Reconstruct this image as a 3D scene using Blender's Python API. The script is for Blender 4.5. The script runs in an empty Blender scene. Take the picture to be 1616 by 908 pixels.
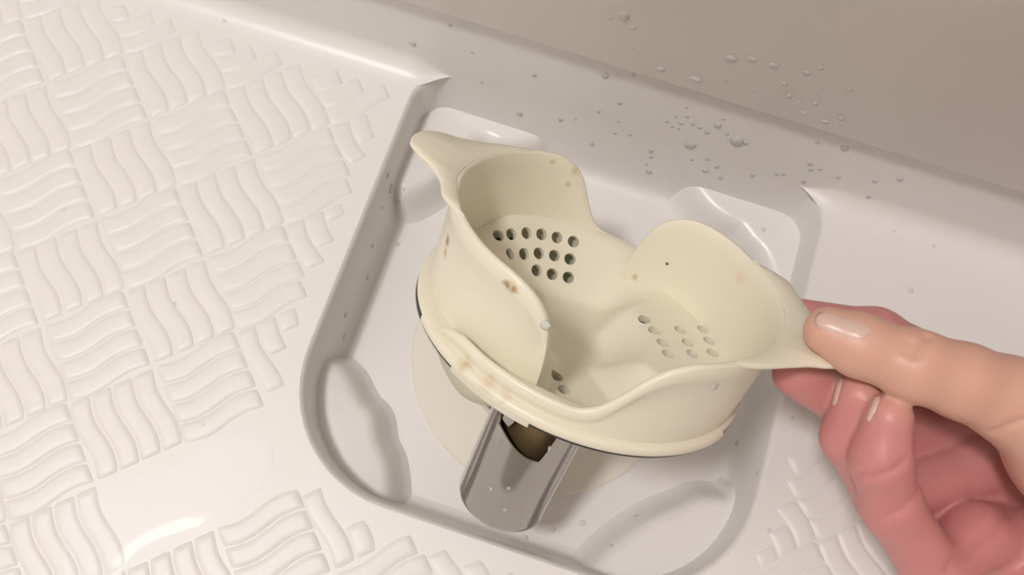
import bpy, bmesh, math, random
import numpy as np
from mathutils import Vector, Matrix
from mathutils.bvhtree import BVHTree
from mathutils.geometry import tessellate_polygon

random.seed(7)
S = bpy.context.scene
C = S.collection

# ------------------------------------------------------------------ camera
CAM = np.array([-0.00266816, -0.08782700, 0.30816590])
CR = np.array([[0.949758701, -0.308326876, 0.053786122],
               [0.310219528, 0.904581454, -0.292397397],
               [0.041500047, 0.294392477, 0.954783125]])
FPX = 1500.0
cam_d = bpy.data.cameras.new('camera')
cam = bpy.data.objects.new('camera', cam_d)
C.objects.link(cam)
cam_d.sensor_fit = 'HORIZONTAL'
cam_d.sensor_width = 36.0
cam_d.lens = 36.0 * FPX / 1616.0
cam_d.clip_start = 0.005
M4 = Matrix.Identity(4)
for i in range(3):
    for j in range(3):
        M4[i][j] = CR[i, j]
    M4[i][3] = CAM[i]
cam.matrix_world = M4
S.camera = cam

# ------------------------------------------------------------------ world, light, exposure
w = bpy.data.worlds.new('world')
S.world = w
w.use_nodes = True
w.node_tree.nodes['Background'].inputs[0].default_value = (0.0, 0.0, 0.0, 1)
w.node_tree.nodes['Background'].inputs[1].default_value = 0.0
S.view_settings.view_transform = 'Standard'
S.view_settings.look = 'None'
S.view_settings.gamma = 1.0
S.view_settings.use_curve_mapping = False
S.view_settings.exposure = 0.0
LAMP_POS = (-0.54, -0.36, 1.93)
LAMP_R = 0.13
LAMP_STRENGTH = 116.0
LAMP_COL = (1.0, 0.965, 0.955)


# ------------------------------------------------------------------ helpers
def px_ray(x, y):
    d = CR @ np.array([(x - 808.0) / FPX, -(y - 454.0) / FPX, -1.0])
    return d / np.linalg.norm(d)


def px_z(x, y, z=0.0):
    d = px_ray(x, y)
    return CAM + d * (z - CAM[2]) / d[2]


def px_d(x, y, depth):
    return CAM + CR @ np.array([(x - 808.0) / FPX * depth, -(y - 454.0) / FPX * depth, -depth])


def to_px(p):
    q = CR.T @ (np.array(p) - CAM)
    return 808 + FPX * q[0] / -q[2], 454 - FPX * q[1] / -q[2]


def mesh_obj(name, verts, faces, mat=None, parent=None, smooth=True, auto=None):
    me = bpy.data.meshes.new(name)
    me.from_pydata([tuple(map(float, v)) for v in verts], [], [tuple(f) for f in faces])
    me.validate()
    bm = bmesh.new()
    bm.from_mesh(me)
    bmesh.ops.recalc_face_normals(bm, faces=bm.faces)
    bm.to_mesh(me)
    bm.free()
    if smooth:
        me.polygons.foreach_set('use_smooth', [True] * len(me.polygons))
        if auto:
            me.set_sharp_from_angle(angle=math.radians(auto))
    ob = bpy.data.objects.new(name, me)
    C.objects.link(ob)
    if mat:
        me.materials.append(mat)
    if parent:
        ob.parent = parent
    return ob


def tag(o, label, cat, group=None):
    o['label'] = label
    o['category'] = cat
    if group:
        o['group'] = group
    return o


def struct(o):
    o['kind'] = 'structure'
    return o


def empty(name, mw=None):
    o = bpy.data.objects.new(name, None)
    o.empty_display_size = 0.01
    C.objects.link(o)
    if mw is not None:
        o.matrix_world = mw
    return o


def sstep(a, b, x):
    t = min(1.0, max(0.0, (x - a) / (b - a)))
    return t * t * (3 - 2 * t)


# ------------------------------------------------------------------ materials
def new_mat(name):
    m = bpy.data.materials.new(name)
    m.use_nodes = True
    nt = m.node_tree
    return m, nt, nt.nodes['Principled BSDF']


def plain(name, col, rough=0.4, metal=0.0, noise=0.0, nscale=30.0, bump=0.0, bscale=200.0, coat=0.0):
    m, nt, b = new_mat(name)
    b.inputs['Base Color'].default_value = (*col, 1)
    b.inputs['Roughness'].default_value = rough
    b.inputs['Metallic'].default_value = metal
    b.inputs['Coat Weight'].default_value = coat
    tc = nt.nodes.new('ShaderNodeTexCoord')
    if noise:
        n = nt.nodes.new('ShaderNodeTexNoise')
        n.inputs['Scale'].default_value = nscale
        n.inputs['Detail'].default_value = 4
        nt.links.new(tc.outputs['Object'], n.inputs['Vector'])
        mx = nt.nodes.new('ShaderNodeMix')
        mx.data_type = 'RGBA'
        mx.inputs[6].default_value = (*[c * (1 - noise) for c in col], 1)
        mx.inputs[7].default_value = (*[min(1, c * (1 + noise)) for c in col], 1)
        nt.links.new(n.outputs['Fac'], mx.inputs[0])
        nt.links.new(mx.outputs[2], b.inputs['Base Color'])
    if bump:
        n2 = nt.nodes.new('ShaderNodeTexNoise')
        n2.inputs['Scale'].default_value = bscale
        n2.inputs['Detail'].default_value = 3
        nt.links.new(tc.outputs['Object'], n2.inputs['Vector'])
        bp = nt.nodes.new('ShaderNodeBump')
        bp.inputs['Strength'].default_value = bump
        bp.inputs['Distance'].default_value = 0.001
        nt.links.new(n2.outputs['Fac'], bp.inputs['Height'])
        nt.links.new(bp.outputs[0], b.inputs['Normal'])
    return m


M_FLOOR = plain('floor_plastic', (0.82, 0.795, 0.775), 0.42, noise=0.012, nscale=14, bump=0.05, bscale=90)
M_BASIN = plain('basin_plastic', (0.82, 0.795, 0.775), 0.3, noise=0.02, nscale=25)
M_SKIRT = plain('skirting_plastic', (0.82, 0.795, 0.775), 0.35, noise=0.012, nscale=18)
M_WALL = plain('wall_panel', (0.80, 0.765, 0.715), 0.38, noise=0.05, nscale=16)
M_SEAL = plain('sealant', (0.70, 0.68, 0.63), 0.6)
M_ROOM = plain('room_panel', (0.55, 0.52, 0.48), 0.45)
M_CEIL = plain('ceiling_panel', (0.80, 0.79, 0.77), 0.5)
M_COLLAR = plain('collar_plastic', (0.82, 0.775, 0.68), 0.35, noise=0.03, nscale=40)
M_RUBBER = plain('rubber', (0.045, 0.035, 0.035), 0.5)
M_DISH = plain('dish_plastic', (0.62, 0.60, 0.44), 0.35, noise=0.12, nscale=60)
M_BROWN = plain('dark_brown_metal', (0.23, 0.16, 0.08), 0.45, metal=0.6, noise=0.2, nscale=120)  # dark brown, partly metallic, for the cylinder inside the sleeve


def steel():
    m, nt, b = new_mat('brushed_steel')
    b.inputs['Metallic'].default_value = 1.0
    b.inputs['Base Color'].default_value = (0.44, 0.42, 0.39, 1)
    b.inputs['Roughness'].default_value = 0.2
    b.inputs['Anisotropic'].default_value = 0.35
    tc = nt.nodes.new('ShaderNodeTexCoord')
    mp = nt.nodes.new('ShaderNodeMapping')
    mp.inputs['Scale'].default_value = (60, 60, 900)
    n = nt.nodes.new('ShaderNodeTexNoise')
    n.inputs['Scale'].default_value = 4
    nt.links.new(tc.outputs['Object'], mp.inputs[0])
    nt.links.new(mp.outputs[0], n.inputs['Vector'])
    mr = nt.nodes.new('ShaderNodeMapRange')
    mr.inputs[3].default_value = 0.06
    mr.inputs[4].default_value = 0.16
    nt.links.new(n.outputs['Fac'], mr.inputs[0])
    nt.links.new(mr.outputs[0], b.inputs['Roughness'])
    return m


M_STEEL = steel()


def water(name, glint_white):
    """clear water: mostly see-through, mirror-like at its surface, with refracted brightness painted in white by body"""
    m, nt, b = new_mat(name)
    b.inputs['Base Color'].default_value = (0.93, 0.93, 0.92, 1)
    b.inputs['Roughness'].default_value = 0.06
    b.inputs['IOR'].default_value = 1.33
    tr = nt.nodes.new('ShaderNodeBsdfTransparent')
    fr = nt.nodes.new('ShaderNodeFresnel')
    fr.inputs['IOR'].default_value = 1.33
    ad = nt.nodes.new('ShaderNodeMath')
    ad.operation = 'ADD'
    ad.use_clamp = True
    ad.inputs[1].default_value = glint_white
    nt.links.new(fr.outputs[0], ad.inputs[0])
    mx = nt.nodes.new('ShaderNodeMixShader')
    nt.links.new(ad.outputs[0], mx.inputs[0])
    nt.links.new(tr.outputs[0], mx.inputs[1])
    nt.links.new(b.outputs[0], mx.inputs[2])
    nt.links.new(mx.outputs[0], nt.nodes['Material Output'].inputs['Surface'])
    return m


M_WATER = water('water_film', 0.05)
M_DROP = water('water_drop', 0.40)  # white share stands in for bright refraction in the drops

# ------------------------------------------------------------------ room shell
W2, L2 = 0.0775, 0.0757
YB = L2
XR0, XR1, YF = -1.00, 0.60, -1.10
CEIL = 2.0
SK_H = 0.0362
SK_Y = YB + 0.0045          # skirting face at its top edge
R_BACK, R_FRONT = 0.013, 0.041
NSEG = 12


def rrect(off=0.0):
    """rounded outline of the drain opening shrunk by off, counter-clockwise, fixed point count"""
    pts = []
    for (cx, cy, r, a0) in ((1, -1, R_FRONT, -90), (1, 1, R_BACK, 0), (-1, 1, R_BACK, 90), (-1, -1, R_FRONT, 180)):
        rr = max(r - off, 0.002)
        hx, hy = W2 - off, L2 - off
        for k in range(NSEG + 1):
            a = math.radians(a0 + 90.0 * k / NSEG)
            pts.append((cx * (hx - rr) + rr * math.cos(a), cy * (hy - rr) + rr * math.sin(a)))
        # midpoint of the following side
        e = pts[-1]
        nr_ = max({(1, -1): R_BACK, (1, 1): R_BACK, (-1, 1): R_FRONT, (-1, -1): R_FRONT}[(cx, cy)] - off, 0.002)
        nxt = {(1, -1): (hx, hy - nr_), (1, 1): (-hx + nr_, hy), (-1, 1): (-hx, -hy + nr_), (-1, -1): (hx - nr_, -hy)}[(cx, cy)]
        for k in range(1, 12):
            t = k / 12.0
            pts.append((e[0] + (nxt[0] - e[0]) * t, e[1] + (nxt[1] - e[1]) * t))
    return pts


rim = rrect(0.0)
# start of the outline on the back edge: split there so that the floor is a U around the opening
ib = max(range(len(rim)), key=lambda k: rim[k][1] - 0.001 * abs(rim[k][0]))
loop = rim[ib + 1:] + rim[:ib]            # from back-left round the front to back-right
outl = [(XR0, YB)] + loop + [(XR1, YB), (XR1, YF), (XR0, YF)]
tris = tessellate_polygon([[Vector((x, y, 0)) for x, y in outl]])
fv = [(x, y, 0.0) for x, y in outl]
floor = struct(mesh_obj('floor', fv, tris, M_FLOOR, smooth=False))


def slab(name, x0, x1, y0, y1, z0, z1, mat, parent=None):
    v = [(x, y, z) for x in (x0, x1) for y in (y0, y1) for z in (z0, z1)]
    f = [(0, 1, 3, 2), (4, 6, 7, 5), (0, 4, 5, 1), (2, 3, 7, 6), (0, 2, 6, 4), (1, 5, 7, 3)]
    return mesh_obj(name, v, f, mat, parent, smooth=False)


# skirting: straight slightly leaning face with a concave fillet to the floor that fades out at the drain opening
xs = sorted(set([XR0 + (XR1 - XR0) * k / 60 for k in range(61)] +
                [s * (W2 - 0.016 + 0.003 * k) for s in (-1, 1) for k in range(0, 22)]))
sv, sf = [], []
NP = 10
for x in xs:
    fr = 0.0075 * sstep(W2 - 0.013, W2 + 0.003, abs(x))
    prof = [(YB - fr * 1.25, -0.0001 if fr > 0 else -0.002)]
    for k in range(1, 7):
        a = math.radians(90.0 * k / 6)
        prof.append((YB - fr * 1.25 + fr * 1.25 * math.sin(a) + 0.0045 * fr / SK_H, fr * (1 - math.cos(a))))
    prof.append((SK_Y, SK_H))
    prof.append((SK_Y + 0.012, SK_H))
    prof.append((SK_Y + 0.012, -0.002))
    for (y, z) in prof:
        sv.append((x, y, z))
NPn = len(prof)
for i in range(len(xs) - 1):
    for k in range(NPn - 1):
        sf.append((i * NPn + k, (i + 1) * NPn + k, (i + 1) * NPn + k + 1, i * NPn + k + 1))
baseboard = struct(mesh_obj('baseboard_back', sv, sf, M_SKIRT, smooth=True, auto=40))

# sealed joint and the wall panel whose lower edge stands slightly proud of the skirting
trim = struct(slab('trim_1', XR0, XR1, SK_Y + 0.0015, SK_Y + 0.012, SK_H - 0.0005, SK_H + 0.0022, M_SEAL))
WALL_Y = SK_Y - 0.0038
vb = [(XR0, WALL_Y + 0.0012, SK_H + 0.0012), (XR1, WALL_Y + 0.0012, SK_H + 0.0012)]
prof = [(WALL_Y + 0.014, SK_H + 0.0010), (WALL_Y + 0.0014, SK_H + 0.0010), (WALL_Y + 0.0004, SK_H + 0.0016),
        (WALL_Y, SK_H + 0.0028), (WALL_Y, CEIL), (WALL_Y + 0.014, CEIL)]
wv, wf = [], []
for x in (XR0, XR1):
    wv += [(x, y, z) for y, z in prof]
n = len(prof)
for k in range(n):
    wf.append((k, (k + 1) % n, n + (k + 1) % n, n + k))
wf += [tuple(range(n))[::-1], tuple(range(n, 2 * n))]
wall_back = struct(mesh_obj('wall_back', wv, wf, M_WALL, smooth=True, auto=30))
struct(slab('wall_left', XR0 - 0.02, XR0, YF, WALL_Y + 0.014, 0, CEIL, M_ROOM))
struct(slab('wall_right', XR1, XR1 + 0.02, YF, WALL_Y + 0.014, 0, CEIL, M_ROOM))
struct(slab('wall_front', XR0 - 0.02, XR1 + 0.02, YF - 0.02, YF, 0, CEIL, M_ROOM))
struct(slab('ceiling', XR0 - 0.02, XR1 + 0.02, YF - 0.02, WALL_Y + 0.014, CEIL, CEIL + 0.02, M_CEIL))


def lathe(prof, n=64, closed=False):
    v, f = [], []
    m = len(prof)
    for i in range(n):
        a = 2 * math.pi * i / n
        for (r, z) in prof:
            v.append((r * math.cos(a), r * math.sin(a), z))
    for i in range(n):
        j = (i + 1) % n
        for k in range(m - 1 + (1 if closed else 0)):
            k2 = (k + 1) % m
            f.append((i * m + k, j * m + k, j * m + k2, i * m + k2))
    return v, f


# ceiling lamp
lamp = empty('ceiling_lamp_offscreen', Matrix.Translation(LAMP_POS))
tag(lamp, 'round white lamp fixed to the bathroom ceiling', 'lamp')
v, f = lathe([(0.0001, 0.07), (LAMP_R + 0.012, 0.07), (LAMP_R + 0.012, 0.004), (LAMP_R, 0.0), (LAMP_R, 0.03), (0.0001, 0.03)], 48)
mesh_obj('lamp_housing', v, f, M_CEIL, lamp, auto=35)
M_LAMP, nt, b = new_mat('lamp_glow')
b.inputs['Base Color'].default_value = (0.9, 0.9, 0.9, 1)
b.inputs['Emission Color'].default_value = (*LAMP_COL, 1)
b.inputs['Emission Strength'].default_value = LAMP_STRENGTH
v, f = lathe([(0.0001, -0.022), (LAMP_R * 0.55, -0.018), (LAMP_R * 0.9, -0.006), (LAMP_R - 0.001, 0.008)], 48)
mesh_obj('lamp_diffuser_offscreen', v, f, M_LAMP, lamp)

# ------------------------------------------------------------------ drain basin
Z_LEDGE, Z_FLOOR = -0.018, -0.032
DC = (-0.0012, -0.0053)       # centre of the round drain
DR = 0.0507
basin = empty('drain_basin', Matrix.Translation((0, 0, Z_FLOOR)))
tag(basin, 'white moulded square drain basin with rounded corners sunk in the floor', 'drain basin')
levels = [(0.0, 0.0), (0.0005, -0.0003), (0.0011, -0.0010), (0.0015, -0.0020), (0.0030, -0.016), (0.0043, -0.027),
          (0.0052, -0.0300), (0.0068, -0.0315), (0.0090, -0.0320)]
bv, bf = [], []
base_rim = rrect(0)
N = len(base_rim)
for li, (off, z) in enumerate(levels):
    ring = rrect(off)
    for k, (x, y) in enumerate(ring):
        # at the back the wall runs on straight from the skirting face
        t = sstep(0.80, 1.0, base_rim[k][1] / L2) if abs(base_rim[k][0]) < W2 - 0.004 else 0.0
        zz = z
        if 0 < li < 4:
            y_lin = L2 + z * 0.0045 / SK_H
            y = y * (1 - t) + y_lin * t if base_rim[k][1] > 0.07 else y
        bv.append((x, y, zz - Z_FLOOR))
for li in range(len(levels) - 1):
    for k in range(N):
        k2 = (k + 1) % N
        bf.append((li * N + k, li * N + k2, (li + 1) * N + k2, (li + 1) * N + k))
mesh_obj('basin_wall', bv, bf, M_BASIN, basin)
fl, ff = [], []
lastring = rrect(levels[-1][0])
angs = [math.atan2(y - DC[1], x - DC[0]) for x, y in lastring]
for t in (0.0, 0.5, 1.0):
    for k, (x, y) in enumerate(lastring):
        cx, cy = DC[0] + (DR - 0.004) * math.cos(angs[k]), DC[1] + (DR - 0.004) * math.sin(angs[k])
        fl.append((x * (1 - t) + cx * t, y * (1 - t) + cy * t, 0.0))
for t in range(2):
    for k in range(N):
        k2 = (k + 1) % N
        ff.append((t * N + k, t * N + k2, (t + 1) * N + k2, (t + 1) * N + k))
mesh_obj('basin_floor', fl, ff, M_BASIN, basin)


def catmull(pts, n=6, closed=False):
    out = []
    P = [np.array(p, float) for p in pts]
    m = len(P)
    rng = range(m if closed else m - 1)
    for i in rng:
        p0 = P[(i - 1) % m] if (closed or i > 0) else P[i]
        p1 = P[i]
        p2 = P[(i + 1) % m]
        p3 = P[(i + 2) % m] if (closed or i + 2 < m) else P[(i + 1) % m]
        for k in range(n):
            t = k / n
            out.append(0.5 * ((2 * p1) + (-p0 + p2) * t + (2 * p0 - 5 * p1 + 4 * p2 - p3) * t * t + (-p0 + 3 * p1 - 3 * p2 + p3) * t ** 3))
    if not closed:
        out.append(P[-1])
    return out


def inset_poly(P, d):
    """move a counter-clockwise outline inwards by d (simple vertex offset)"""
    m = len(P)
    out = []
    for i in range(m):
        a, b_, c = P[i - 1], P[i], P[(i + 1) % m]
        t = c - a
        L = np.hypot(*t) or 1
        nrm = np.array([-t[1], t[0]]) / L
        out.append(b_ + nrm * d)
    return out


def ledge(inner):
    """inner: wavy edge from wall to wall (clockwise about the basin centre order given ccw for the ledge outline)"""
    wall = rrect(-0.008)
    inner = [np.array(p) for p in inner]

    def beyond(p):
        # carry the end of the wavy edge on into the basin wall
        q = min([np.array(w_) for w_ in rrect(-0.008)], key=lambda w_: np.hypot(*(w_ - p)))
        return q
    inner = [beyond(inner[0])] + inner + [beyond(inner[-1])]
    inn = catmull(inner, 7)
    a, e = inn[0], inn[-1]
    wp = [np.array(p) for p in wall]
    ia = min(range(N), key=lambda k: np.hypot(*(wp[k] - e)))
    ie = min(range(N), key=lambda k: np.hypot(*(wp[k] - a)))
    seg = []
    k = ia
    # walk along the wall the short way
    fwd = (ie - ia) % N
    step = 1 if fwd <= N - fwd else -1
    while True:
        seg.append(wp[k])
        if k == ie:
            break
        k = (k + step) % N
    P = inn + [q for q in seg if np.hypot(*(q - a)) > 0.002 and np.hypot(*(q - e)) > 0.002]
    area = sum(P[i - 1][0] * P[i][1] - P[i][0] * P[i - 1][1] for i in range(len(P)))
    if area < 0:
        P = P[::-1]
    H = Z_LEDGE - Z_FLOOR
    lv = [(-0.0085, -0.001), (-0.0060, 0.0010), (-0.0042, 0.0035), (-0.0022, H - 0.0045), (-0.0004, H - 0.0018), (0.0010, H - 0.0005), (0.0030, H)]
    vv, ffs = [], []
    m = len(P)
    for d, z in lv:
        for q in inset_poly(P, d):
            vv.append((q[0], q[1], z))
    for li in range(len(lv) - 1):
        for i in range(m):
            j = (i + 1) % m
            ffs.append((li * m + i, li * m + j, (li + 1) * m + j, (li + 1) * m + i))
    top = [Vector((vv[(len(lv) - 1) * m + i][0], vv[(len(lv) - 1) * m + i][1], 0)) for i in range(m)]
    o = (len(lv) - 1) * m
    for t in tessellate_polygon([top]):
        ffs.append(tuple(o + q for q in t))
    return mesh_obj('corner_ledge', vv, ffs, M_BASIN, basin, auto=50)


def L(pts):
    return [px_z(x, y, Z_LEDGE)[:2] for x, y in pts]


tl = L([(862, 207), (836, 221), (791, 223), (764, 214), (742, 222), (716, 250), (690, 275), (668, 291), (640, 303), (624, 294)])
ledge(tl)
tr_ = L([(1089, 279), (1103, 302), (1120, 323), (1144, 342), (1169, 354), (1186, 375), (1206, 397), (1222, 440)])
tr_ += [np.array((0.0685, 0.0375)), np.array((0.0745, 0.036))]
ledge(tr_)
ledge(L([(514, 568), (543, 590), (556, 614), (570, 638), (586, 654), (593, 694), (608, 732), (611, 792)]))
ledge(L([(930, 905), (945, 888), (967, 866), (1003, 838), (1040, 816), (1080, 800), (1113, 787), (1150, 788), (1176, 774)]))

# round collar of the drain with the well below it
collar = empty('drain_collar', Matrix.Translation((DC[0], DC[1], Z_FLOOR)))
tag(collar, 'cream round drain collar set in the bottom of the white basin', 'drain collar')
v, f = lathe([(DR - 0.001, -0.0005), (DR - 0.001, 0.0006), (DR - 0.0018, 0.0012), (0.0300, 0.0012), (0.0285, 0.0004), (0.0275, -0.002)], 96)
mesh_obj('collar_flange', v, f, M_COLLAR, collar, auto=20)
v, f = lathe([(0.0278, -0.0015), (0.0275, -0.02), (0.027, -0.058), (0.024, -0.064), (0.0001, -0.065)], 64)
mesh_obj('drain_well', v, f, M_COLLAR, collar, auto=60)

# ------------------------------------------------------------------ hair catcher
OM = Matrix(((0.98254526, 0.16032750, 0.09433930, 0.00497490),
             (-0.18206270, 0.72469552, 0.66458226, -0.01561438),
             (0.03818354, -0.67015782, 0.74123580, 0.05480919),
             (0, 0, 0, 1)))
OMI = OM.inverted()
catcher = empty('hair_catcher', OM)
tag(catcher, 'cream plastic drain hair catcher with two swirled walls, held up by the hand', 'hair catcher')


def cream_mat():
    m, nt, b = new_mat('cream_plastic')
    b.inputs['Roughness'].default_value = 0.34
    b.inputs['Subsurface Weight'].default_value = 0.12
    b.inputs['Subsurface Radius'].default_value = (0.9, 0.8, 0.5)
    b.inputs['Subsurface Scale'].default_value = 0.002
    tc = nt.nodes.new('ShaderNodeTexCoord')
    tc.object = catcher
    ns = nt.nodes.new('ShaderNodeTexNoise')
    ns.inputs['Scale'].default_value = 22
    ns.inputs['Detail'].default_value = 3
    nt.links.new(tc.outputs['Object'], ns.inputs['Vector'])
    mx = nt.nodes.new('ShaderNodeMix')
    mx.data_type = 'RGBA'
    mx.inputs[6].default_value = (0.88, 0.835, 0.69, 1)
    mx.inputs[7].default_value = (0.855, 0.80, 0.645, 1)
    nt.links.new(ns.outputs['Fac'], mx.inputs[0])
    return m, nt, b, tc, mx.outputs[2]


M_CREAM, cnt, cb, ctc, ccol = cream_mat()

# rim height and radius along one swirl (angle relative to its handle)
AZ_R = [(228, .0462), (250, .0466), (285, .0467), (310, .0467), (340, .0466), (360, .0462), (380, .0450), (395, .0437),
        (415, .0423), (430, .0403), (448, .0378)]
AZ_Z = [(228, .0022), (234, .0058), (241, .0078), (270, .0080), (283, .0082), (288, .0105), (292, .0150), (297, .0220), (302, .0262), (309, .0287),
        (320, .0292), (360, .0290), (415, .0290), (424, .0288), (430, .0280), (436, .0262), (440, .0240), (443.5, .0205), (446, .015), (447.4, .008), (448, .001)]


def interp(tab, x):
    if x <= tab[0][0]:
        return tab[0][1]
    for (a, va), (b_, vb_) in zip(tab, tab[1:]):
        if x <= b_:
            t = (x - a) / (b_ - a)
            return va + (vb_ - va) * t
    return tab[-1][1]


def smooth_interp(tab, x, wdt=2.0):
    return sum(interp(tab, x + d * wdt) for d in (-1, -.5, 0, .5, 1)) / 5


def swirl(rot):
    azs = [228 + 2.0 * k for k in range(106)] + [440 + 0.8 * k for k in range(1, 10)] + [447.6, 448.0]
    v, f = [], []
    for a in azs:
        rt = smooth_interp(AZ_R, a, 5)
        zt = smooth_interp(AZ_Z, a, 1.2) if a < 444 else interp(AZ_Z, a)
        zb = -0.0008
        th = 0.0008
        edge = sstep(448.2, 446, a)
        def rr(z):
            return rt - 0.0016 * (1 - min(1, max(0, z) / 0.029))
        h = max(zt - zb, 0.001)
        z1, z2 = zb + h * 0.5, max(zt - 0.0052, zb + h * 0.6)
        z3 = max(zt - 0.0046, zb + h * 0.65)
        z4 = zt - min(0.0007, h * 0.1)
        bead = 0.00035
        sec = [(rr(zb) + th, zb), (rr(z1) + th, z1), (rr(z2) + th, z2), (rr(z3) + th + bead, z3), (rr(z4) + th + bead, z4),
               (rr(zt) + th * .55 + bead, zt - (zt - z4) * .25), (rr(zt), zt), (rr(zt) - th * .6, zt - (zt - z4) * .25), (rr(z4) - th, z4), (rr(z3) - th, z3), (rr(z1) - th, z1), (rr(zb) - th, zb)]
        ca, sa = math.cos(math.radians(a + rot)), math.sin(math.radians(a + rot))
        for r, z in sec:
            v.append((r * ca, r * sa, z))
    m = 12
    for i in range(len(azs) - 1):
        for k in range(m):
            k2 = (k + 1) % m
            f.append((i * m + k, (i + 1) * m + k, (i + 1) * m + k2, i * m + k2))
    f.append(tuple(range(m)))
    f.append(tuple(range((len(azs) - 1) * m, len(azs) * m)))
    return mesh_obj('swirl_wall', v, f, M_CREAM, catcher, auto=55)


def handle(rot, parent, wide=0.0):
    """flat tab growing out of the rim with concave shoulders"""
    front = [(math.cos(math.radians(a)) * interp(AZ_R, a + 360), math.sin(math.radians(a)) * interp(AZ_R, a + 360)) for a in (40 if wide else 36, 28, 20)]
    o1 = catmull([front[0], (0.0437, 0.0205 + 0.0055 * wide), (0.0478, 0.0138 + 0.0065 * wide), (0.0530, 0.0090 + 0.0035 * wide), (0.0582, 0.0068 + 0.001 * wide), (0.0620, 0.0040), (0.0634, -0.0010),
                  (0.0626, -0.0062), (0.0590, -0.0102), (0.0545, -0.0132), (0.0490, -0.0185), (0.0437, -0.0240), (0.0375, -0.0290)], 5)
    inner = [(math.cos(math.radians(a)) * 0.0462, math.sin(math.radians(a)) * 0.0462) for a in (-37, -30, -22, -14, -6, 2, 10)] + \
            [(math.cos(math.radians(a)) * (interp(AZ_R, a + 360) - 0.0002), math.sin(math.radians(a)) * (interp(AZ_R, a + 360) - 0.0002)) for a in (18, 26, 34)]
    P = [np.array(p) for p in o1] + [np.array(p) for p in inner]
    area = sum(P[i - 1][0] * P[i][1] - P[i][0] * P[i - 1][1] for i in range(len(P)))
    if area < 0:
        P = P[::-1]

    def zc(q):
        r = np.hypot(*q)
        return 0.0286 + 0.0010 * sstep(0.05, 0.063, r)
    lv = [(0.0006, -0.0009), (0.0, -0.0004), (0.0, 0.0003), (0.0005, 0.0007)]
    v, f = [], []
    m = len(P)
    c, s = math.cos(math.radians(rot)), math.sin(math.radians(rot))
    for d, z in lv:
        for q in inset_poly(P, d):
            v.append((q[0] * c - q[1] * s, q[0] * s + q[1] * c, zc(q) + z))
    for li in range(len(lv) - 1):
        for i in range(m):
            j = (i + 1) % m
            f.append((li * m + i, li * m + j, (li + 1) * m + j, (li + 1) * m + i))
    for o, rev in ((0, True), ((len(lv) - 1) * m, False)):
        for t in tessellate_polygon([[Vector((v[o + i][0], v[o + i][1], 0)) for i in range(m)]]):
            f.append(tuple(o + q for q in (t[::-1] if rev else t)))
    return mesh_obj('handle_tab', v, f, M_CREAM, parent, auto=55)


walls = [swirl(0), swirl(180)]
tabs = [handle(0, walls[0], 1.0), handle(180, walls[1])]


# strainer floor: two raised shelves with a sunken bowl between them, pierced with round holes
def zfloor(r, az):
    a = az % 180.0
    if a > 120:
        a -= 180.0
    wsh = sstep(-40, -14, a) * sstep(92, 62, a)
    bowl = -0.008
    if r > 0.0265:
        bowl = -0.008 + (r - 0.0265) * 0.95
    bowl = min(bowl, 0.0080)
    # soften knee
    shelf = -0.008 + 0.0112 * sstep(0.006, 0.0215, r)
    return bowl * (1 - wsh) + shelf * wsh


NR, NA = 30, 120
v, f = [], []
TH = 0.0024
RMAX = 0.0452
for lay in range(2):
    v.append((0, 0, zfloor(0, 0) - lay * TH))
    for i in range(1, NR + 1):
        r = RMAX * i / NR
        for k in range(NA):
            a = 360.0 * k / NA
            v.append((r * math.cos(math.radians(a)), r * math.sin(math.radians(a)), zfloor(r, a) - lay * TH))
off = 1 + NR * NA


def vid(lay, i, k):
    return lay * off + (0 if i == 0 else 1 + (i - 1) * NA + k % NA)


for lay in range(2):
    for k in range(NA):
        t = (vid(lay, 0, 0), vid(lay, 1, k), vid(lay, 1, k + 1))
        f.append(t if lay == 0 else t[::-1])
        for i in range(1, NR):
            t = (vid(lay, i, k), vid(lay, i + 1, k), vid(lay, i + 1, k + 1), vid(lay, i, k + 1))
            f.append(t if lay == 0 else t[::-1])
for k in range(NA):
    f.append((vid(0, NR, k + 1), vid(0, NR, k), vid(1, NR, k), vid(1, NR, k + 1)))
strainer = mesh_obj('strainer_floor', v, f, M_CREAM, catcher)

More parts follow.
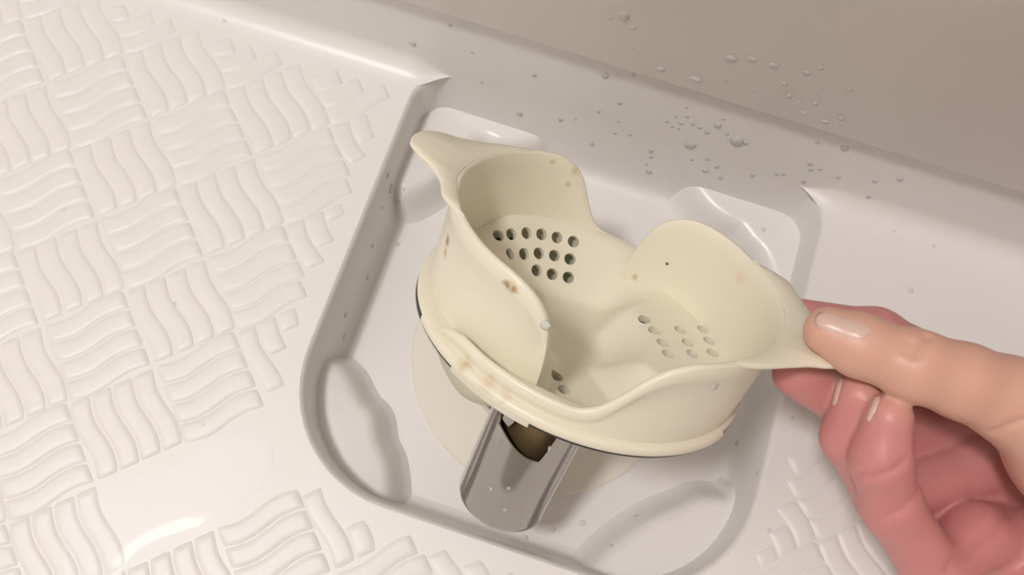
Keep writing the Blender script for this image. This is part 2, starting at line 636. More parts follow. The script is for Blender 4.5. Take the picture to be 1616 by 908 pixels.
# holes, found where the photographed ones meet the strainer surface
HOLES = [(786.5, 372), (807, 370), (831, 368), (854.6, 370), (879, 375), (905, 381.5),
         (805, 401), (827, 401), (850.5, 400), (875, 403.6), (899.6, 409), (847, 427), (871.5, 433), (897, 438),
         (1017, 504), (1033, 522), (1073.6, 521), (1109, 520), (1046, 541), (1085, 541), (1119, 538), (1055, 559), (1092.6, 559), (1124.5, 557),
         (878, 594), (890, 615)]
bm = bmesh.new()
bm.from_mesh(strainer.data)
bvh = BVHTree.FromBMesh(bm)
bm.free()
co = OMI @ Vector(CAM)
cut_v, cut_f = [], []
hole_pts = []
for (x, y) in HOLES:
    d = (OMI.to_3x3() @ Vector(px_ray(x, y))).normalized()
    hit, nrm, idx, dist = bvh.ray_cast(co, d)
    if hit is None:
        continue
    if nrm.z < 0:
        nrm = -nrm
    hole_pts.append((hit, nrm))
    # the same hole on the other half of the piece
    for sgn in ((1, -1) if y < 590 else (1,)):
        hp = Vector((hit.x * sgn, hit.y * sgn, hit.z))
        hn = Vector((nrm.x * sgn, nrm.y * sgn, nrm.z))
        if sgn < 0 and any((hp - q[0]).length < 0.005 for q in hole_pts):
            continue
        if sgn < 0:
            hole_pts.append((hp, hn))
        q = hn.to_track_quat('Z', 'Y').to_matrix()
        b0 = len(cut_v)
        HR = 0.00185
        n = 14
        for zz in (-0.006, 0.003):
            for k in range(n):
                a = 2 * math.pi * k / n
                p = hp + q @ Vector((HR * math.cos(a), HR * math.sin(a), zz))
                cut_v.append(tuple(p))
        for k in range(n):
            k2 = (k + 1) % n
            cut_f.append((b0 + k, b0 + k2, b0 + n + k2, b0 + n + k))
        cut_f.append(tuple(b0 + k for k in range(n))[::-1])
        cut_f.append(tuple(b0 + n + k for k in range(n)))
cutter = mesh_obj('hole_cutter', cut_v, cut_f, None, catcher, smooth=False)
bmod = strainer.modifiers.new('holes', 'BOOLEAN')
bmod.operation = 'DIFFERENCE'
bmod.solver = 'EXACT'
bmod.use_self = True
bmod.object = cutter
bpy.context.view_layer.update()
dg = bpy.context.evaluated_depsgraph_get()
newme = bpy.data.meshes.new_from_object(strainer.evaluated_get(dg))
strainer.modifiers.clear()
strainer.data = newme
newme.name = 'strainer_floor'
newme.polygons.foreach_set('use_smooth', [True] * len(newme.polygons))
newme.set_sharp_from_angle(angle=math.radians(40))
bpy.data.objects.remove(cutter)


# base ring: two stepped segments under the swirls, with a dark rubber seal
def ring_seg(name, a0, a1, prof, mat, n=60):
    v, f = [], []
    m = len(prof)
    for i in range(n + 1):
        a = math.radians(a0 + (a1 - a0) * i / n)
        for r, z in prof:
            v.append((r * math.cos(a), r * math.sin(a), z))
    for i in range(n):
        for k in range(m):
            k2 = (k + 1) % m
            f.append((i * m + k, (i + 1) * m + k, (i + 1) * m + k2, i * m + k2))
    f.append(tuple(range(m)))
    f.append(tuple(range(n * m, (n + 1) * m)))
    return mesh_obj(name, v, f, mat, catcher, auto=45)


RP = [(0.0440, -0.0002), (0.0474, -0.0002), (0.0479, 0.0003), (0.0480, 0.0020), (0.0476, 0.0026), (0.0466, 0.0029), (0.0440, 0.0032)]
RP2 = [(0.0440, 0.0002), (0.0468, 0.0002), (0.0471, 0.0007), (0.0471, 0.0019), (0.0466, 0.0025), (0.0440, 0.0030)]
RP3 = [(0.0440, -0.0020), (0.0468, -0.0020), (0.0476, -0.0012), (0.0479, 0.0012), (0.0440, 0.0012)]
for rot in (0, 180):
    ring_seg('base_ring', 222 + rot, 340 + rot, RP, M_CREAM)
    ring_seg('base_ring', 243 + rot, 272 + rot, RP3, M_CREAM, 24)
    ring_seg('base_ring', 340 + rot, 402 + rot, RP2, M_CREAM, 40)
v, f = lathe([(0.0440, -0.0014), (0.0465, -0.0014), (0.0471, -0.0010), (0.0471, 0.0), (0.0440, 0.0)], 96, True)
mesh_obj('rubber_seal', v, f, M_RUBBER, catcher, auto=45)
v, f = [], []
dprof = [(0.0448, 0.0010, 0.0), (0.0440, -0.0010, .05), (0.0425, -0.0024, .25), (0.0400, -0.0042, .7), (0.0372, -0.0062, 1.0), (0.0340, -0.0085, 1.0),
         (0.0300, -0.0112, .9), (0.0255, -0.0125, .7), (0.0180, -0.0130, .3), (0.0100, -0.0132, 0.0), (0.0003, -0.0132, 0.0)]
for i in range(96):
    a = 360.0 * i / 96
    lobe = sstep(192, 222, a) * sstep(268, 238, a)
    for r, z, k in dprof:
        v.append((r * math.cos(math.radians(a)), r * math.sin(math.radians(a)), z - 0.0085 * lobe * k))
m = len(dprof)
for i in range(96):
    j = (i + 1) % 96
    for k in range(m - 1):
        f.append((i * m + k, j * m + k, j * m + k + 1, i * m + k + 1))
mesh_obj('bottom_dish', v, f, M_DISH, catcher)

# steel sleeve with the open notch on its front
sleeve_pts = []
SR = 0.0142
TZ0, TZ1 = -0.0695, -0.0125


def sleeve_top(a):
    """a in degrees, -180..180; the notch faces the front"""
    n0, n1 = -142, -46
    if n0 < a < n1:
        e = sstep(n0, n0 + 12, a) * sstep(n1, n1 - 20, a)
        low = -0.0340 - 0.0042 * sstep(-134, -75, a)
        return TZ1 + (low - TZ1) * e
    return TZ1


na = 180
v, f = [], []
prof_b = [(0.0, TZ0), (SR - 0.003, TZ0), (SR - 0.0012, TZ0 + 0.0003), (SR - 0.0003, TZ0 + 0.0011), (SR, TZ0 + 0.0025)]
rows = 5 + 6
for i in range(na):
    a = -180 + 360.0 * i / na
    ca, sa = math.cos(math.radians(a)), math.sin(math.radians(a))
    zt = sleeve_top(a)
    sec = [(0.0004, TZ0)] + prof_b[1:]
    sec += [(SR, TZ0 + (zt - TZ0) * 0.6), (SR, zt - 0.0002), (SR - 0.0003, zt), (SR - 0.0007, zt - 0.0002), (SR - 0.0007, TZ0 + 0.003), (0.0004, TZ0 + 0.0015)]
    for r, z in sec:
        v.append((r * ca, r * sa, z))
m = len(sec)
for i in range(na):
    j = (i + 1) % na
    for k in range(m - 1):
        f.append((i * m + k, j * m + k, j * m + k + 1, i * m + k + 1))
sleeve = mesh_obj('steel_sleeve', v, f, M_STEEL, catcher, auto=40)
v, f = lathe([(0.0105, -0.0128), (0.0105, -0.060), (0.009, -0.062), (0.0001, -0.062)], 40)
mesh_obj('inner_cylinder', v, f, M_BROWN, sleeve, auto=40)
# folded clip in the notch and its rivet
v, f = [], []
for a in (-131, -126, -121, -116, -112):
    for r in (0.0128, 0.0136):
        for z in (-0.0135, -0.0325 if a < -115 else -0.0300):
            v.append((r * math.cos(math.radians(a)), r * math.sin(math.radians(a)), z))
for i in range(4):
    b0, b1 = i * 4, i * 4 + 4
    for (p, q) in ((0, 1), (1, 3), (3, 2), (2, 0)):
        f.append((b0 + p, b1 + p, b1 + q, b0 + q))
f += [(0, 1, 3, 2), (16, 17, 19, 18)]
mesh_obj('clip', v, f, M_STEEL, sleeve, auto=30)

# ------------------------------------------------------------------ floor relief: basket weave of wavy ridges
G0 = np.array([-0.18196, -0.03508])
GU = np.array([0.0283 * math.cos(math.radians(43.5)), 0.0283 * math.sin(math.radians(43.5))])
GV = np.array([0.0283 * math.cos(math.radians(-46.5)), 0.0283 * math.sin(math.radians(-46.5))])
RH = 0.00042


def rr_dist(x, y):
    """signed distance to the drain opening outline (negative inside)"""
    r = R_FRONT if y < 0 else R_BACK
    qx, qy = abs(x) - (W2 - r), abs(y) - (L2 - r)
    return math.hypot(max(qx, 0), max(qy, 0)) + min(max(qx, qy), 0) - r


def allowed(x, y):
    return rr_dist(x, y) > 0.0075 and y < (0.0625 if x < 0 else -0.008)


def ridge_geom(ci, cj, horiz, idx, n=15):
    """returns verts, faces (world xy, z) of the allowed run of one ridge"""
    B = 0.0283
    pitch = 1.0 / 4
    run = []
    for k in range(n):
        t = 0.035 + 0.93 * k / (n - 1)
        c = (idx + 0.5) * pitch + 0.040 * math.sin(2 * math.pi * (t - 0.02)) * (1 if horiz else -1)
        if horiz:
            p = G0 + GU * (ci + t) + GV * (cj + c)
        else:
            p = G0 + GU * (ci + c) + GV * (cj + t)
        run.append((p, allowed(*p)))
    best, cur = [], []
    for p, ok in run + [(None, False)]:
        if ok:
            cur.append(p)
        else:
            if len(cur) > len(best):
                best = cur
            cur = []
    if len(best) < 3:
        return None
    ax = (GV if horiz else GU) / B
    hw = pitch * B * 0.495
    v, f = [], []
    cols = [(-1.0, -0.0001), (-0.80, RH * 0.72), (-0.45, RH), (0.0, RH * 1.04), (0.45, RH), (0.80, RH * 0.72), (1.0, -0.0001)]
    m = len(best)
    along = (best[-1] - best[0]) / np.linalg.norm(best[-1] - best[0])
    path = [best[0] - along * 0.0006] + best + [best[-1] + along * 0.0006]
    for i, p in enumerate(path):
        e = 0.0 if i in (0, m + 1) else (0.82 if i in (1, m) else 1.0)
        ws = 0.86 if i in (0, m + 1) else (0.95 if i in (1, m) else 1.0)
        for c, z in cols:
            q = p + ax * hw * c * ws
            v.append((q[0], q[1], z * e - (0.0002 if e == 0 else 0)))
    for i in range(m + 1):
        for k in range(6):
            f.append((i * 7 + k, (i + 1) * 7 + k, (i + 1) * 7 + k + 1, i * 7 + k + 1))
    return v, f, path


SMOOTH_BLOCKS = {(0, 3), (1, 3)}
far_v, far_f = [], []
full_cache = {}
nridge = 0
for ci in range(-14, 22):
    for cj in range(-14, 22):
        cen = G0 + GU * (ci + .5) + GV * (cj + .5)
        if not (-0.42 < cen[0] < 0.40 and -0.34 < cen[1] < 0.08):
            continue
        if (ci, cj) in SMOOTH_BLOCKS:
            continue
        horiz = (ci + cj) % 2 == 1
        for idx in range(4):
            g = ridge_geom(ci, cj, horiz, idx)
            if g is None:
                continue
            v, f, path = g
            vis = False
            for p in path:
                a, b_ = to_px((p[0], p[1], 0))
                if -12 < a < 1628 and -12 < b_ < 920:
                    vis = True
            if vis:
                cx = path[0]
                if len(path) == 17:
                    key = (horiz, idx)
                    if key in full_cache:
                        o = bpy.data.objects.new('floor_ridge', full_cache[key][0])
                        C.objects.link(o)
                        o.location = (cx[0], cx[1], 0)
                        o.parent = floor
                    else:
                        o = mesh_obj('floor_ridge', [(a - cx[0], b_ - cx[1], z) for a, b_, z in v], f, M_FLOOR, floor)
                        o.location = (cx[0], cx[1], 0)
                        full_cache[key] = (o.data,)
                else:
                    o = mesh_obj('floor_ridge', [(a - cx[0], b_ - cx[1], z) for a, b_, z in v], f, M_FLOOR, floor)
                    o.location = (cx[0], cx[1], 0)
                nridge += 1
            else:
                b0 = len(far_v)
                far_v += v
                far_f += [tuple(b0 + q for q in t) for t in f]
far = mesh_obj('floor_ridge_field', far_v, far_f, M_FLOOR, floor)
far['kind'] = 'stuff'
print('ridges', nridge)

# ------------------------------------------------------------------ hand
D0 = 0.2389


def H(x, y, dd, r):
    return (px_d(x, y, D0 + dd), r)


thumb = [H(1307, 523, -0.0075, .0060), H(1356, 545, -0.0085, .0073), H(1445, 578, -0.0100, .0083), H(1520, 602, -0.0098, .0088), H(1590, 630, -0.0080, .0100), H(1690, 700, -0.0020, .0145), H(1800, 800, 0.006, .0170)]
index = [H(1262, 512, 0.0192, .0070), H(1380, 534, 0.0232, .0080), H(1490, 594, 0.0300, .0096), H(1670, 640, 0.0400, .0098)]
middle = [H(1259, 589, 0.0080, .0066), H(1350, 640, 0.0160, .0076), H(1425, 688, 0.0320, .0094), H(1660, 700, 0.0440, .0100)]
ring_f = [H(1356, 624, 0.0005, .0060), H(1341, 690, 0.0060, .0069), H(1398, 785, 0.0190, .0078), H(1530, 738, 0.0285, .0086), H(1660, 765, 0.0400, .0100)]
pinky = [H(1402, 660, -0.0070, .0060), H(1390, 725, -0.0045, .0071), H(1408, 800, 0.0010, .0072), H(1476, 905, 0.0085, .0078), H(1540, 845, 0.0165, .0084), H(1650, 850, 0.0300, .0100)]
palm_segs = [
    (H(1474, 806, 0.0275, .0066), H(1640, 800, 0.038, .0110)),
    (H(1470, 790, 0.037, .0075), H(1660, 790, 0.042, .0110)),
    (H(1500, 850, 0.030, .0075), H(1660, 850, 0.032, .0110)),
    (H(1670, 640, 0.040, .0095), H(1840, 720, 0.028, .013)),
    (H(1660, 700, 0.044, .0100), H(1840, 770, 0.030, .013)),
    (H(1660, 765, 0.041, .0100), H(1840, 830, 0.028, .014)),
    (H(1650, 850, 0.031, .0105), H(1830, 920, 0.022, .015)),
    (H(1640, 930, 0.018, .0120), H(1830, 960, 0.014, .0170)),
    (H(1700, 720, 0.000, .0150), H(1840, 820, 0.010, .0170)),
    (H(1840, 820, 0.016, .020), H(1960, 900, 0.008, .021)),
    (H(1830, 920, 0.014, .018), H(1960, 960, 0.006, .021)),
    (H(1960, 930, 0.006, .021), H(2250, 1060, -0.020, .027)),
]


def seg_d(P, a, b_):
    (pa, ra), (pb, rb) = a, b_
    ab = pb - pa
    t = np.clip(((P - pa) @ ab) / (ab @ ab), 0, 1)
    return np.linalg.norm(P - (pa + t[..., None] * ab), axis=-1) - (ra + t * (rb - ra))


def smin(a, b_, k):
    h = np.clip(0.5 + 0.5 * (b_ - a) / k, 0, 1)
    return b_ * (1 - h) + a * h - k * h * (1 - h)


def chain_d(P, ch, k=0.0035):
    d = seg_d(P, ch[0], ch[1])
    for i in range(1, len(ch) - 1):
        d = smin(d, seg_d(P, ch[i], ch[i + 1]), k)
    return d


def hand_sdf(P):
    pd = None
    for a, b_ in palm_segs:
        q = seg_d(P, a, b_)
        pd = q if pd is None else smin(pd, q, 0.008)
    tot = None
    for ch, k in ((thumb, .006), (index, .004), (middle, .004), (ring_f, .004), (pinky, .004)):
        q = smin(chain_d(P, ch), pd, k)
        tot = q if tot is None else smin(tot, q, 0.0009)
    return tot


def surface_nets(sdf, lo, hi, h):
    nx, ny, nz = [int(math.ceil((hi[i] - lo[i]) / h)) + 1 for i in range(3)]
    X = lo[0] + h * np.arange(nx)
    Y = lo[1] + h * np.arange(ny)
    Z = lo[2] + h * np.arange(nz)
    F = np.empty((nx, ny, nz), np.float32)
    for i in range(nx):
        P = np.empty((ny, nz, 3))
        P[..., 0] = X[i]
        P[..., 1] = Y[:, None]
        P[..., 2] = Z[None, :]
        F[i] = sdf(P)
    ins = F < 0
    cnt = np.zeros((nx - 1, ny - 1, nz - 1), np.int8)
    for dx in (0, 1):
        for dy in (0, 1):
            for dz in (0, 1):
                cnt += ins[dx:nx - 1 + dx, dy:ny - 1 + dy, dz:nz - 1 + dz]
    act = (cnt > 0) & (cnt < 8)
    ids = -np.ones(act.shape, np.int64)
    cells = np.argwhere(act)
    ids[act] = np.arange(len(cells))
    acc = np.zeros((len(cells), 3))
    num = np.zeros(len(cells))
    corners = [(a, b_, c) for a in (0, 1) for b_ in (0, 1) for c in (0, 1)]
    for p in corners:
        for ax in range(3):
            if p[ax] == 0:
                q = list(p)
                q[ax] = 1
                f0 = F[cells[:, 0] + p[0], cells[:, 1] + p[1], cells[:, 2] + p[2]]
                f1 = F[cells[:, 0] + q[0], cells[:, 1] + q[1], cells[:, 2] + q[2]]
                cr = (f0 < 0) != (f1 < 0)
                t = np.where(cr, f0 / np.where(cr, f0 - f1, 1), 0)
                pos = np.tile(np.array(p, float), (len(cells), 1))
                pos[:, ax] += t
                acc[cr] += pos[cr]
                num[cr] += 1
    V = np.array(lo) + h * (cells + acc / num[:, None])
    faces = []
    for ax in range(3):
        o1, o2 = [(1, 2), (2, 0), (0, 1)][ax]
        a = [slice(None)] * 3
        b_ = [slice(None)] * 3
        a[ax] = slice(0, -1)
        b_[ax] = slice(1, None)
        e = np.argwhere(ins[tuple(a)] != ins[tuple(b_)])
        good = (e[:, o1] > 0) & (e[:, o2] > 0) & (e[:, o1] < F.shape[o1] - 1) & (e[:, o2] < F.shape[o2] - 1)
        e = e[good]
        sgn = ins[e[:, 0], e[:, 1], e[:, 2]]

        def at(d1, d2):
            q = e.copy()
            q[:, o1] += d1
            q[:, o2] += d2
            return ids[q[:, 0], q[:, 1], q[:, 2]]
        quad = np.stack([at(-1, -1), at(0, -1), at(0, 0), at(-1, 0)], 1)
        quad[~sgn] = quad[~sgn][:, ::-1]
        faces.append(quad)
    return V, np.concatenate(faces)


allp = [q for ch in (thumb, index, middle, ring_f, pinky) for q in ch] + [q for s_ in palm_segs for q in s_]
pts = np.array([q[0] for q in allp])
rad = np.array([q[1] for q in allp])
lo = (pts - rad[:, None]).min(0) - 0.003
hi = (pts + rad[:, None]).max(0) + 0.003
HV, HF = surface_nets(hand_sdf, lo, hi, 0.00085)


def skin_mat():
    m, nt, b = new_mat('skin')
    b.inputs['Roughness'].default_value = 0.42
    b.inputs['Subsurface Weight'].default_value = 0.35
    b.inputs['Subsurface Radius'].default_value = (1.0, 0.35, 0.25)
    b.inputs['Subsurface Scale'].default_value = 0.004
    tc = nt.nodes.new('ShaderNodeTexCoord')
    n = nt.nodes.new('ShaderNodeTexNoise')
    n.inputs['Scale'].default_value = 55
    n.inputs['Detail'].default_value = 4
    nt.links.new(tc.outputs['Object'], n.inputs['Vector'])
    at = nt.nodes.new('ShaderNodeAttribute')
    at.attribute_name = 'tone'
    m1 = nt.nodes.new('ShaderNodeMix')
    m1.data_type = 'RGBA'
    m1.inputs[6].default_value = (0.65, 0.285, 0.275, 1)
    m1.inputs[7].default_value = (0.74, 0.45, 0.35, 1)
    nt.links.new(at.outputs['Fac'], m1.inputs[0])
    m2 = nt.nodes.new('ShaderNodeMix')
    m2.data_type = 'RGBA'
    m2.blend_type = 'MULTIPLY'
    m2.inputs[7].default_value = (0.93, 0.82, 0.82, 1)
    nt.links.new(n.outputs['Fac'], m2.inputs[0])
    nt.links.new(m1.outputs[2], m2.inputs[6])
    nt.links.new(m2.outputs[2], b.inputs['Base Color'])
    n2 = nt.nodes.new('ShaderNodeTexNoise')
    n2.inputs['Scale'].default_value = 900
    nt.links.new(tc.outputs['Object'], n2.inputs['Vector'])
    bp = nt.nodes.new('ShaderNodeBump')
    bp.inputs['Strength'].default_value = 0.12
    bp.inputs['Distance'].default_value = 0.0004
    nt.links.new(n2.outputs['Fac'], bp.inputs['Height'])
    nt.links.new(bp.outputs[0], b.inputs['Normal'])
    return m


M_SKIN = skin_mat()
# skin creases: cut a shallow groove along lines on the skin
tri = [tuple(q) for q in HF.tolist()]
hb = BVHTree.FromPolygons([tuple(p) for p in HV.tolist()], tri)


def on_hand(x, y):
    hit, nrm, i, d = hb.ray_cast(Vector(CAM), Vector(px_ray(x, y)))
    return hit, nrm


CREASES = [
    ([(1446, 562), (1456, 543), (1464, 529)], .0012, .0009), ([(1426, 556), (1434, 538)], .0007, .0007), ([(1436, 560), (1444, 540)], .0007, .0007),
    ([(1567, 684), (1590, 674), (1616, 664)], .0010, .0009),
    ([(1386, 486), (1388, 505), (1386, 520)], .0006, .0008),
    ([(1350, 752), (1380, 754), (1412, 742), (1428, 728)], .0009, .0009),
    ([(1376, 826), (1400, 816), (1430, 800), (1450, 780)], .0007, .0010),
    ([(1606, 792), (1570, 834), (1530, 864), (1496, 898)], .0010, .0013),
]
disp = np.zeros(len(HV))
for line, dep, wd in CREASES:
    ps = []
    for (a, b_) in zip(line, line[1:]):
        for t in np.linspace(0, 1, 40):
            hit, nrm = on_hand(a[0] + (b_[0] - a[0]) * t, a[1] + (b_[1] - a[1]) * t)
            if hit and (not ps or np.linalg.norm(np.array(hit) - ps[-1]) < 0.004):
                ps.append(np.array(hit))
    if len(ps) < 2:
        continue
    ps = np.array(ps)
    c = ps.mean(0)
    near = np.where(np.linalg.norm(HV - c, axis=1) < 0.03)[0]
    dm = np.min(np.linalg.norm(HV[near][:, None, :] - ps[None], axis=2), axis=1)
    disp[near] = np.maximum(disp[near], dep * np.exp(-(dm / wd) ** 2))
hand_me = bpy.data.meshes.new('hand')
hand_me.from_pydata(HV.tolist(), [], tri)
hand_me.update()
nr = np.zeros(len(HV) * 3)
hand_me.vertices.foreach_get('normal', nr)
nr = nr.reshape(-1, 3)
ctr = np.array([q for q in (px_d(1445, 574, D0 - 0.01),)])[0]
if np.mean(np.sum(nr * (HV - HV.mean(0)), axis=1)) < 0:
    hand_me.flip_normals()
    nr = -nr
HV2 = HV - nr * disp[:, None]
hand_me.vertices.foreach_set('co', HV2.ravel())
tone = np.exp(-np.maximum(chain_d(HV2, thumb), 0) / 0.003)
tone = np.clip(tone, 0, 1)
attr = hand_me.attributes.new('tone', 'FLOAT', 'POINT')
attr.data.foreach_set('value', tone.astype(np.float32))
hand_me.polygons.foreach_set('use_smooth', [True] * len(hand_me.polygons))
hand_me.materials.append(M_SKIN)
hand = bpy.data.objects.new('hand', hand_me)
C.objects.link(hand)
tag(hand, 'bare right hand pinching one tab of the cream hair catcher', 'hand')
sm = hand.modifiers.new('smooth', 'SMOOTH')
sm.factor = 0.5
sm.iterations = 2

M_NAIL, nt, b = new_mat('fingernail')
b.inputs['Base Color'].default_value = (0.74, 0.50, 0.43, 1)
b.inputs['Roughness'].default_value = 0.3
b.inputs['Subsurface Weight'].default_value = 0.2
b.inputs['Subsurface Scale'].default_value = 0.002
M_NAILTIP = plain('nail_edge', (0.80, 0.70, 0.52), 0.25)


def nail(quad, lift, mat, n=17, m=11):
    """quad: four photo points (base a, base b, tip b, tip a) on the visible skin"""
    qa, qb, qc, qd = [np.array(q, float) for q in quad]
    G = []
    for i in range(n):
        row = []
        for j in range(m):
            s, t = i / (n - 1), j / (m - 1)
            s = s * (1 - 0.10 * (2 * t - 1) ** 2)
            t = 0.5 + (t - 0.5) * (math.sqrt(max(0.0, 1 - (1 - s / 0.4) ** 2)) * 0.75 + 0.25 if s < 0.4 else 1.0)
            p = (1 - s) * ((1 - t) * qa + t * qb) + s * ((1 - t) * qd + t * qc)
            hit, nrm = on_hand(p[0], p[1])
            row.append((hit, nrm))
        G.append(row)
    v, f = [], []
    idx = {}
    for i in range(n):
        for j in range(m):
            hit, nrm = G[i][j]
            if hit is None:
                continue
            if nrm.dot(Vector(CAM) - hit) < 0:
                nrm = -nrm
            e = min(1.0, 3.0 * min(j, m - 1 - j, i + 0.4) / (m - 1))
            idx[(i, j)] = len(v)
            v.append(hit + nrm * (lift * e - 0.0001))
    for i in range(n - 1):
        for j in range(m - 1):
            q = [(i, j), (i + 1, j), (i + 1, j + 1), (i, j + 1)]
            if all(k in idx for k in q):
                f.append([idx[k] for k in q])
    o = mesh_obj('fingernail', v, f, mat, hand)
    so = o.modifiers.new('thick', 'SOLIDIFY')
    so.thickness = 0.0004
    so.offset = -1
    return o


nail([(1386, 514), (1360, 543), (1282, 516), (1291, 488)], 0.0003, M_NAIL)
nail([(1311, 640), (1320, 642), (1332, 592), (1323, 590)], 0.0004, M_NAIL)
nail([(1364, 664), (1374, 668), (1392, 626), (1379, 625)], 0.0004, M_NAIL)

# ------------------------------------------------------------------ stains on the cream plastic
bpy.context.view_layer.update()
dg = bpy.context.evaluated_depsgraph_get()


def bvh_world(obs):
    V, Fs = [], []
    for o in obs:
        mw = o.matrix_world
        b0 = len(V)
        V += [mw @ vv.co for vv in o.data.vertices]
        Fs += [tuple(b0 + q for q in p.vertices) for p in o.data.polygons]
    return BVHTree.FromPolygons(V, Fs)


cat_obs = [o for o in bpy.data.objects if o.type == 'MESH' and (o.parent == catcher or (o.parent and o.parent.parent == catcher))]
catb = bvh_world(cat_obs)
STAINS = [((706, 380), .0022, (0.40, 0.18, 0.03), .9), ((703, 397), .0019, (0.58, 0.33, 0.10), .7),
          ((800, 450), .0016, (0.30, 0.15, 0.03), .9), ((811, 455), .0016, (0.42, 0.22, 0.05), .85),
          ((1053, 417), .0006, (0.04, 0.02, 0.01), 1.0), ((1002, 437), .0013, (0.50, 0.36, 0.18), .6),
          ((872, 256), .0012, (0.50, 0.42, 0.26), .55), ((908, 271), .0017, (0.52, 0.43, 0.27), .55), ((896, 292), .0011, (0.50, 0.42, 0.26), .55),
          ((735, 575), .0024, (0.50, 0.38, 0.14), .55), ((770, 605), .0030, (0.70, 0.50, 0.36), .45), ((800, 622), .0026, (0.66, 0.46, 0.34), .35),
          ((1168, 440), .0024, (0.78, 0.58, 0.46), .35)]
wn = cnt.nodes.new('ShaderNodeTexNoise')
wn.inputs['Scale'].default_value = 420
wn.inputs['Detail'].default_value = 3
cnt.links.new(ctc.outputs['Object'], wn.inputs['Vector'])
col_sock = ccol
for (xy, r, colr, amt) in STAINS:
    hit, nrm, i_, d_ = catb.ray_cast(Vector(CAM), Vector(px_ray(*xy)))
    if hit is None:
        continue
    lp = OMI @ hit
    sub = cnt.nodes.new('ShaderNodeVectorMath')
    sub.operation = 'DISTANCE'
    cnt.links.new(ctc.outputs['Object'], sub.inputs[0])
    sub.inputs[1].default_value = lp
    ad = cnt.nodes.new('ShaderNodeMath')
    ad.operation = 'MULTIPLY_ADD'
    cnt.links.new(wn.outputs['Fac'], ad.inputs[0])
    ad.inputs[1].default_value = r * 1.6
    cnt.links.new(sub.outputs['Value'], ad.inputs[2])
    mr = cnt.nodes.new('ShaderNodeMapRange')
    mr.interpolation_type = 'SMOOTHSTEP'
    mr.inputs[1].default_value = r * 2.0
    mr.inputs[2].default_value = r * 0.85
    mr.inputs[3].default_value = 0.0
    mr.inputs[4].default_value = amt
    cnt.links.new(ad.outputs[0], mr.inputs[0])
    mx = cnt.nodes.new('ShaderNodeMix')
    mx.data_type = 'RGBA'
    mx.inputs[7].default_value = (*colr, 1)
    cnt.links.new(mr.outputs[0], mx.inputs[0])
    cnt.links.new(col_sock, mx.inputs[6])
    col_sock = mx.outputs[2]
cnt.links.new(col_sock, cb.inputs['Base Color'])

# ------------------------------------------------------------------ water: puddle and droplets
pud = [px_z(x, y)[:2] for x, y in ((98, 812), (150, 768), (228, 750), (290, 728), (330, 692), (395, 678), (432, 706), (420, 760), (375, 802),
                                  (330, 838), (290, 852), (245, 868), (212, 895), (190, 960), (130, 985), (92, 900))]
P = catmull(pud, 5, True)
area = sum(P[i - 1][0] * P[i][1] - P[i][0] * P[i - 1][1] for i in range(len(P)))
if area < 0:
    P = P[::-1]
v, f = [], []
lv = [(-0.0004, -0.00005), (0.0006, 0.00022), (0.0018, 0.00045), (0.0034, 0.00058)]
m = len(P)
for d, z in lv:
    v += [(q[0], q[1], z) for q in inset_poly(P, d)]
for li in range(len(lv) - 1):
    for i in range(m):
        j = (i + 1) % m
        f.append((li * m + i, li * m + j, (li + 1) * m + j, (li + 1) * m + i))
o_ = (len(lv) - 1) * m
for t in tessellate_polygon([[Vector((v[o_ + i][0], v[o_ + i][1], 0)) for i in range(m)]]):
    f.append(tuple(o_ + q for q in t))
puddle = mesh_obj('water_puddle', v, f, M_WATER)
tag(puddle, 'clear shallow puddle of water lying on the patterned white floor', 'puddle')

setb = {'skirt': (bvh_world([baseboard]), 'clear water droplet clinging to the smooth grey skirting above the drain', 'droplets on the skirting'),
        'wall': (bvh_world([wall_back]), 'clear water droplet on the beige wall panel above the joint', 'droplets on the wall panel'),
        'floor': (bvh_world([floor]), 'small clear water droplet on the white floor around the drain', 'droplets on the floor'),
        'basin': (bvh_world([o for o in bpy.data.objects if o.type == 'MESH' and o.parent in (basin, collar)]), 'small clear water droplet inside the sunken drain basin', 'droplets in the basin'),
        'catcher': (catb, 'clear water droplet on the outside of the cream hair catcher', 'droplets on the hair catcher')}
dv, df = [], []
NA_, NB_ = 14, 5
for i in range(NB_):
    e = math.radians(90.0 * i / NB_)
    for k in range(NA_):
        a = 2 * math.pi * k / NA_
        dv.append((math.cos(e) ** 0.8 * math.cos(a), math.cos(e) ** 0.8 * math.sin(a), 0.5 * math.sin(e) - 0.08))
dv.append((0, 0, 0.42))
for i in range(NB_ - 1):
    for k in range(NA_):
        k2 = (k + 1) % NA_
        df.append((i * NA_ + k, i * NA_ + k2, (i + 1) * NA_ + k2, (i + 1) * NA_ + k))
for k in range(NA_):
    df.append(((NB_ - 1) * NA_ + k, (NB_ - 1) * NA_ + (k + 1) % NA_, NB_ * NA_))
df.append(tuple(range(NA_))[::-1])
drop_me = None


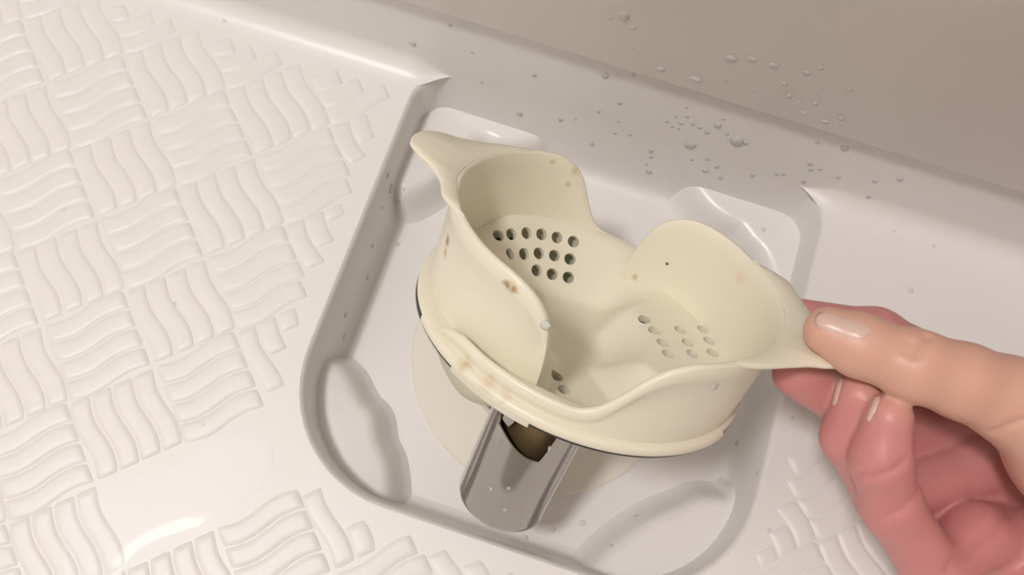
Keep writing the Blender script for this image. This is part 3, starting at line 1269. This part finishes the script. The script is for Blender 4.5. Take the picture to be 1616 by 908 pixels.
def drop(where, x, y, rpx, stretch=1.0, own=None):
    global drop_me
    tree, label, grp = setb[where]
    label = label.replace('small ', '')
    size = 'large' if rpx >= 6.5 else ('tiny' if rpx <= 3.6 else 'small')
    label = size + ' ' + label
    if own:
        label = own
    hit, nrm, i_, d_ = tree.ray_cast(Vector(CAM), Vector(px_ray(x, y)))
    if hit is None and where == 'skirt':
        # lower ones sit on the back wall of the basin that runs on below the skirting
        hit, nrm, i_, d_ = setb['basin'][0].ray_cast(Vector(CAM), Vector(px_ray(x, y)))
        label = size + ' clear water droplet on the upright basin wall below the skirting'
        grp = 'droplets on the basin back wall'
    if hit is None:
        return
    if nrm.dot(Vector(CAM) - hit) < 0:
        nrm = -nrm
    r = rpx * (hit - Vector(CAM)).length / FPX
    if drop_me is None:
        o = mesh_obj('water_droplet', dv, df, M_DROP)
        drop_me = o.data
    else:
        o = bpy.data.objects.new('water_droplet', drop_me)
        C.objects.link(o)
    q = nrm.to_track_quat('Z', 'Y')
    o.matrix_world = Matrix.LocRotScale(hit, q, Vector((r * random.uniform(.85, 1.15), r * stretch * random.uniform(.9, 1.1), r * 0.9)))
    tag(o, label, 'water droplet', grp)


for x, y, r in [(955, 119, 7), (1089, 229, 9), (1163, 223, 11), (1027, 238, 5), (1024, 271, 6), (1133, 198, 7), (1116, 209, 4.5), (1075, 195, 4), (1084, 184, 3.5),
                (1060, 200, 3), (1104, 201, 4), (1147, 211, 3.5), (843, 118, 5), (884, 189, 5), (934, 228, 4.5), (970, 210, 3.5), (908, 188, 3), (1177, 226, 4.5),
                (1113, 270, 5), (1137, 281, 4), (1279, 268, 4.5), (1278, 259, 4), (1295, 267, 3.5), (1188, 277, 4), (1226, 275, 3.5), (1236, 275, 3.5), (1027, 248, 3.5),
                (1020, 260, 3), (944, 176, 4), (978, 163, 4), (995, 213, 4), (1268, 287, 4), (651, 69, 6), (820, 180, 5), (1116, 252, 4), (1131, 263, 5), (1092, 252, 3.5),
                (1333, 234, 6), (1290, 224, 4), (1323, 280, 4), (1000, 119, 3.5), (1083, 170, 3), (1066, 184, 3), (1093, 196, 3.5), (1071, 203, 3), (1052, 192, 3), (1142, 188, 3),
                (1420, 283, 5), (1371, 311, 4), (1380, 286, 4), (976, 192, 3), (812, 244, 3), (710, 40, 3.5), (745, 82, 3.5), (760, 130, 3)]:
    drop('skirt', x, y, r, 1.1)
for x, y, r, s in [(984, 26, 9, 1.5), (998, 44, 5, 1), (1154, 93, 9, 1.1), (1187, 94, 7, 1), (1221, 104, 7, 1), (1273, 115, 7, 1), (1295, 108, 5.5, 1), (1237, 132, 5.5, .8),
                (1245, 152, 6, 1.2), (1286, 164, 5, 1), (1145, 127, 4, 1), (1190, 143, 3.5, 1), (1340, 142, 5, 1), (1327, 188, 5, 1), (1329, 197, 4, 1), (1262, 162, 3, 1),
                (964, 28, 4, 1), (998, 75, 3.5, 1), (948, 12, 3, 1), (1292, 147, 3, 1), (1325, 178, 3.5, 1)]:
    drop('wall', x, y, r, s, 'elongated water drop with a slanting tail on the beige wall panel' if s == 1.5 else None)
for x, y, r, q in [(1042, 111, 9, 'wide water drip hanging from the lower edge of the wall panel, second biggest there'),
                   (1098, 127, 11, 'biggest water drip bulging over the lower edge of the wall panel at the joint'),
                   (1268, 180, 6, 'small flat water drip on the lower edge of the wall panel'),
                   (1302, 194, 7, 'flat water drip on the lower edge of the wall panel near the smaller one')]:
    drop('wall', x, y - 2, r, .7, q)
for x, y, r in [(354, 32, 5), (1306, 321, 4), (1418, 348, 4), (1412, 363, 4), (1472, 388, 4), (1437, 459, 4), (1372, 305, 4), (1267, 793, 4), (1277, 809, 3), (1236, 805, 3), (1214, 838, 3.5),
                (322, 672, 6), (270, 680, 5), (448, 506, 3.5), (380, 438, 3.5), (100, 332, 3.5), (240, 346, 3), (275, 480, 4), (72, 595, 4), (1250, 660, 3), (1527, 398, 3)]:
    drop('floor', x, y, r)
drop('basin', 617, 298, 9, 1.0, 'large water droplet at the tip of a corner ledge, on the shaded basin wall')
for x, y, r in [(612, 277, 5), (629, 318, 4), (580, 438, 4), (545, 498, 5), (543, 531, 5), (588, 388, 4), (627, 386, 4), (603, 328, 3), (828, 850, 5), (873, 837, 4), (919, 826, 4.5),
                (1004, 815, 4), (965, 862, 4), (1163, 700, 4), (1196, 748, 4), (1148, 764, 3), (1205, 362, 4)]:
    drop('basin', x, y, r)
SLEEVE_LABEL = 'tiny water droplet on the steel sleeve under the hair catcher'
for x, y, r, q in [(861, 514, 10, 'round water droplet beside the free rounded end of the stained swirl wall'),
                   (1127, 611, 8, 'round water droplet on the swirl wall below the tab that the fingers pinch'),
                   (775, 772, 4, SLEEVE_LABEL), (803, 771, 3.5, SLEEVE_LABEL), (797, 805, 4, SLEEVE_LABEL),
                   (867, 708, 4, 'small water droplet at the edge of the notch in the steel sleeve')]:
    drop('catcher', x, y, r, 1.0, q)
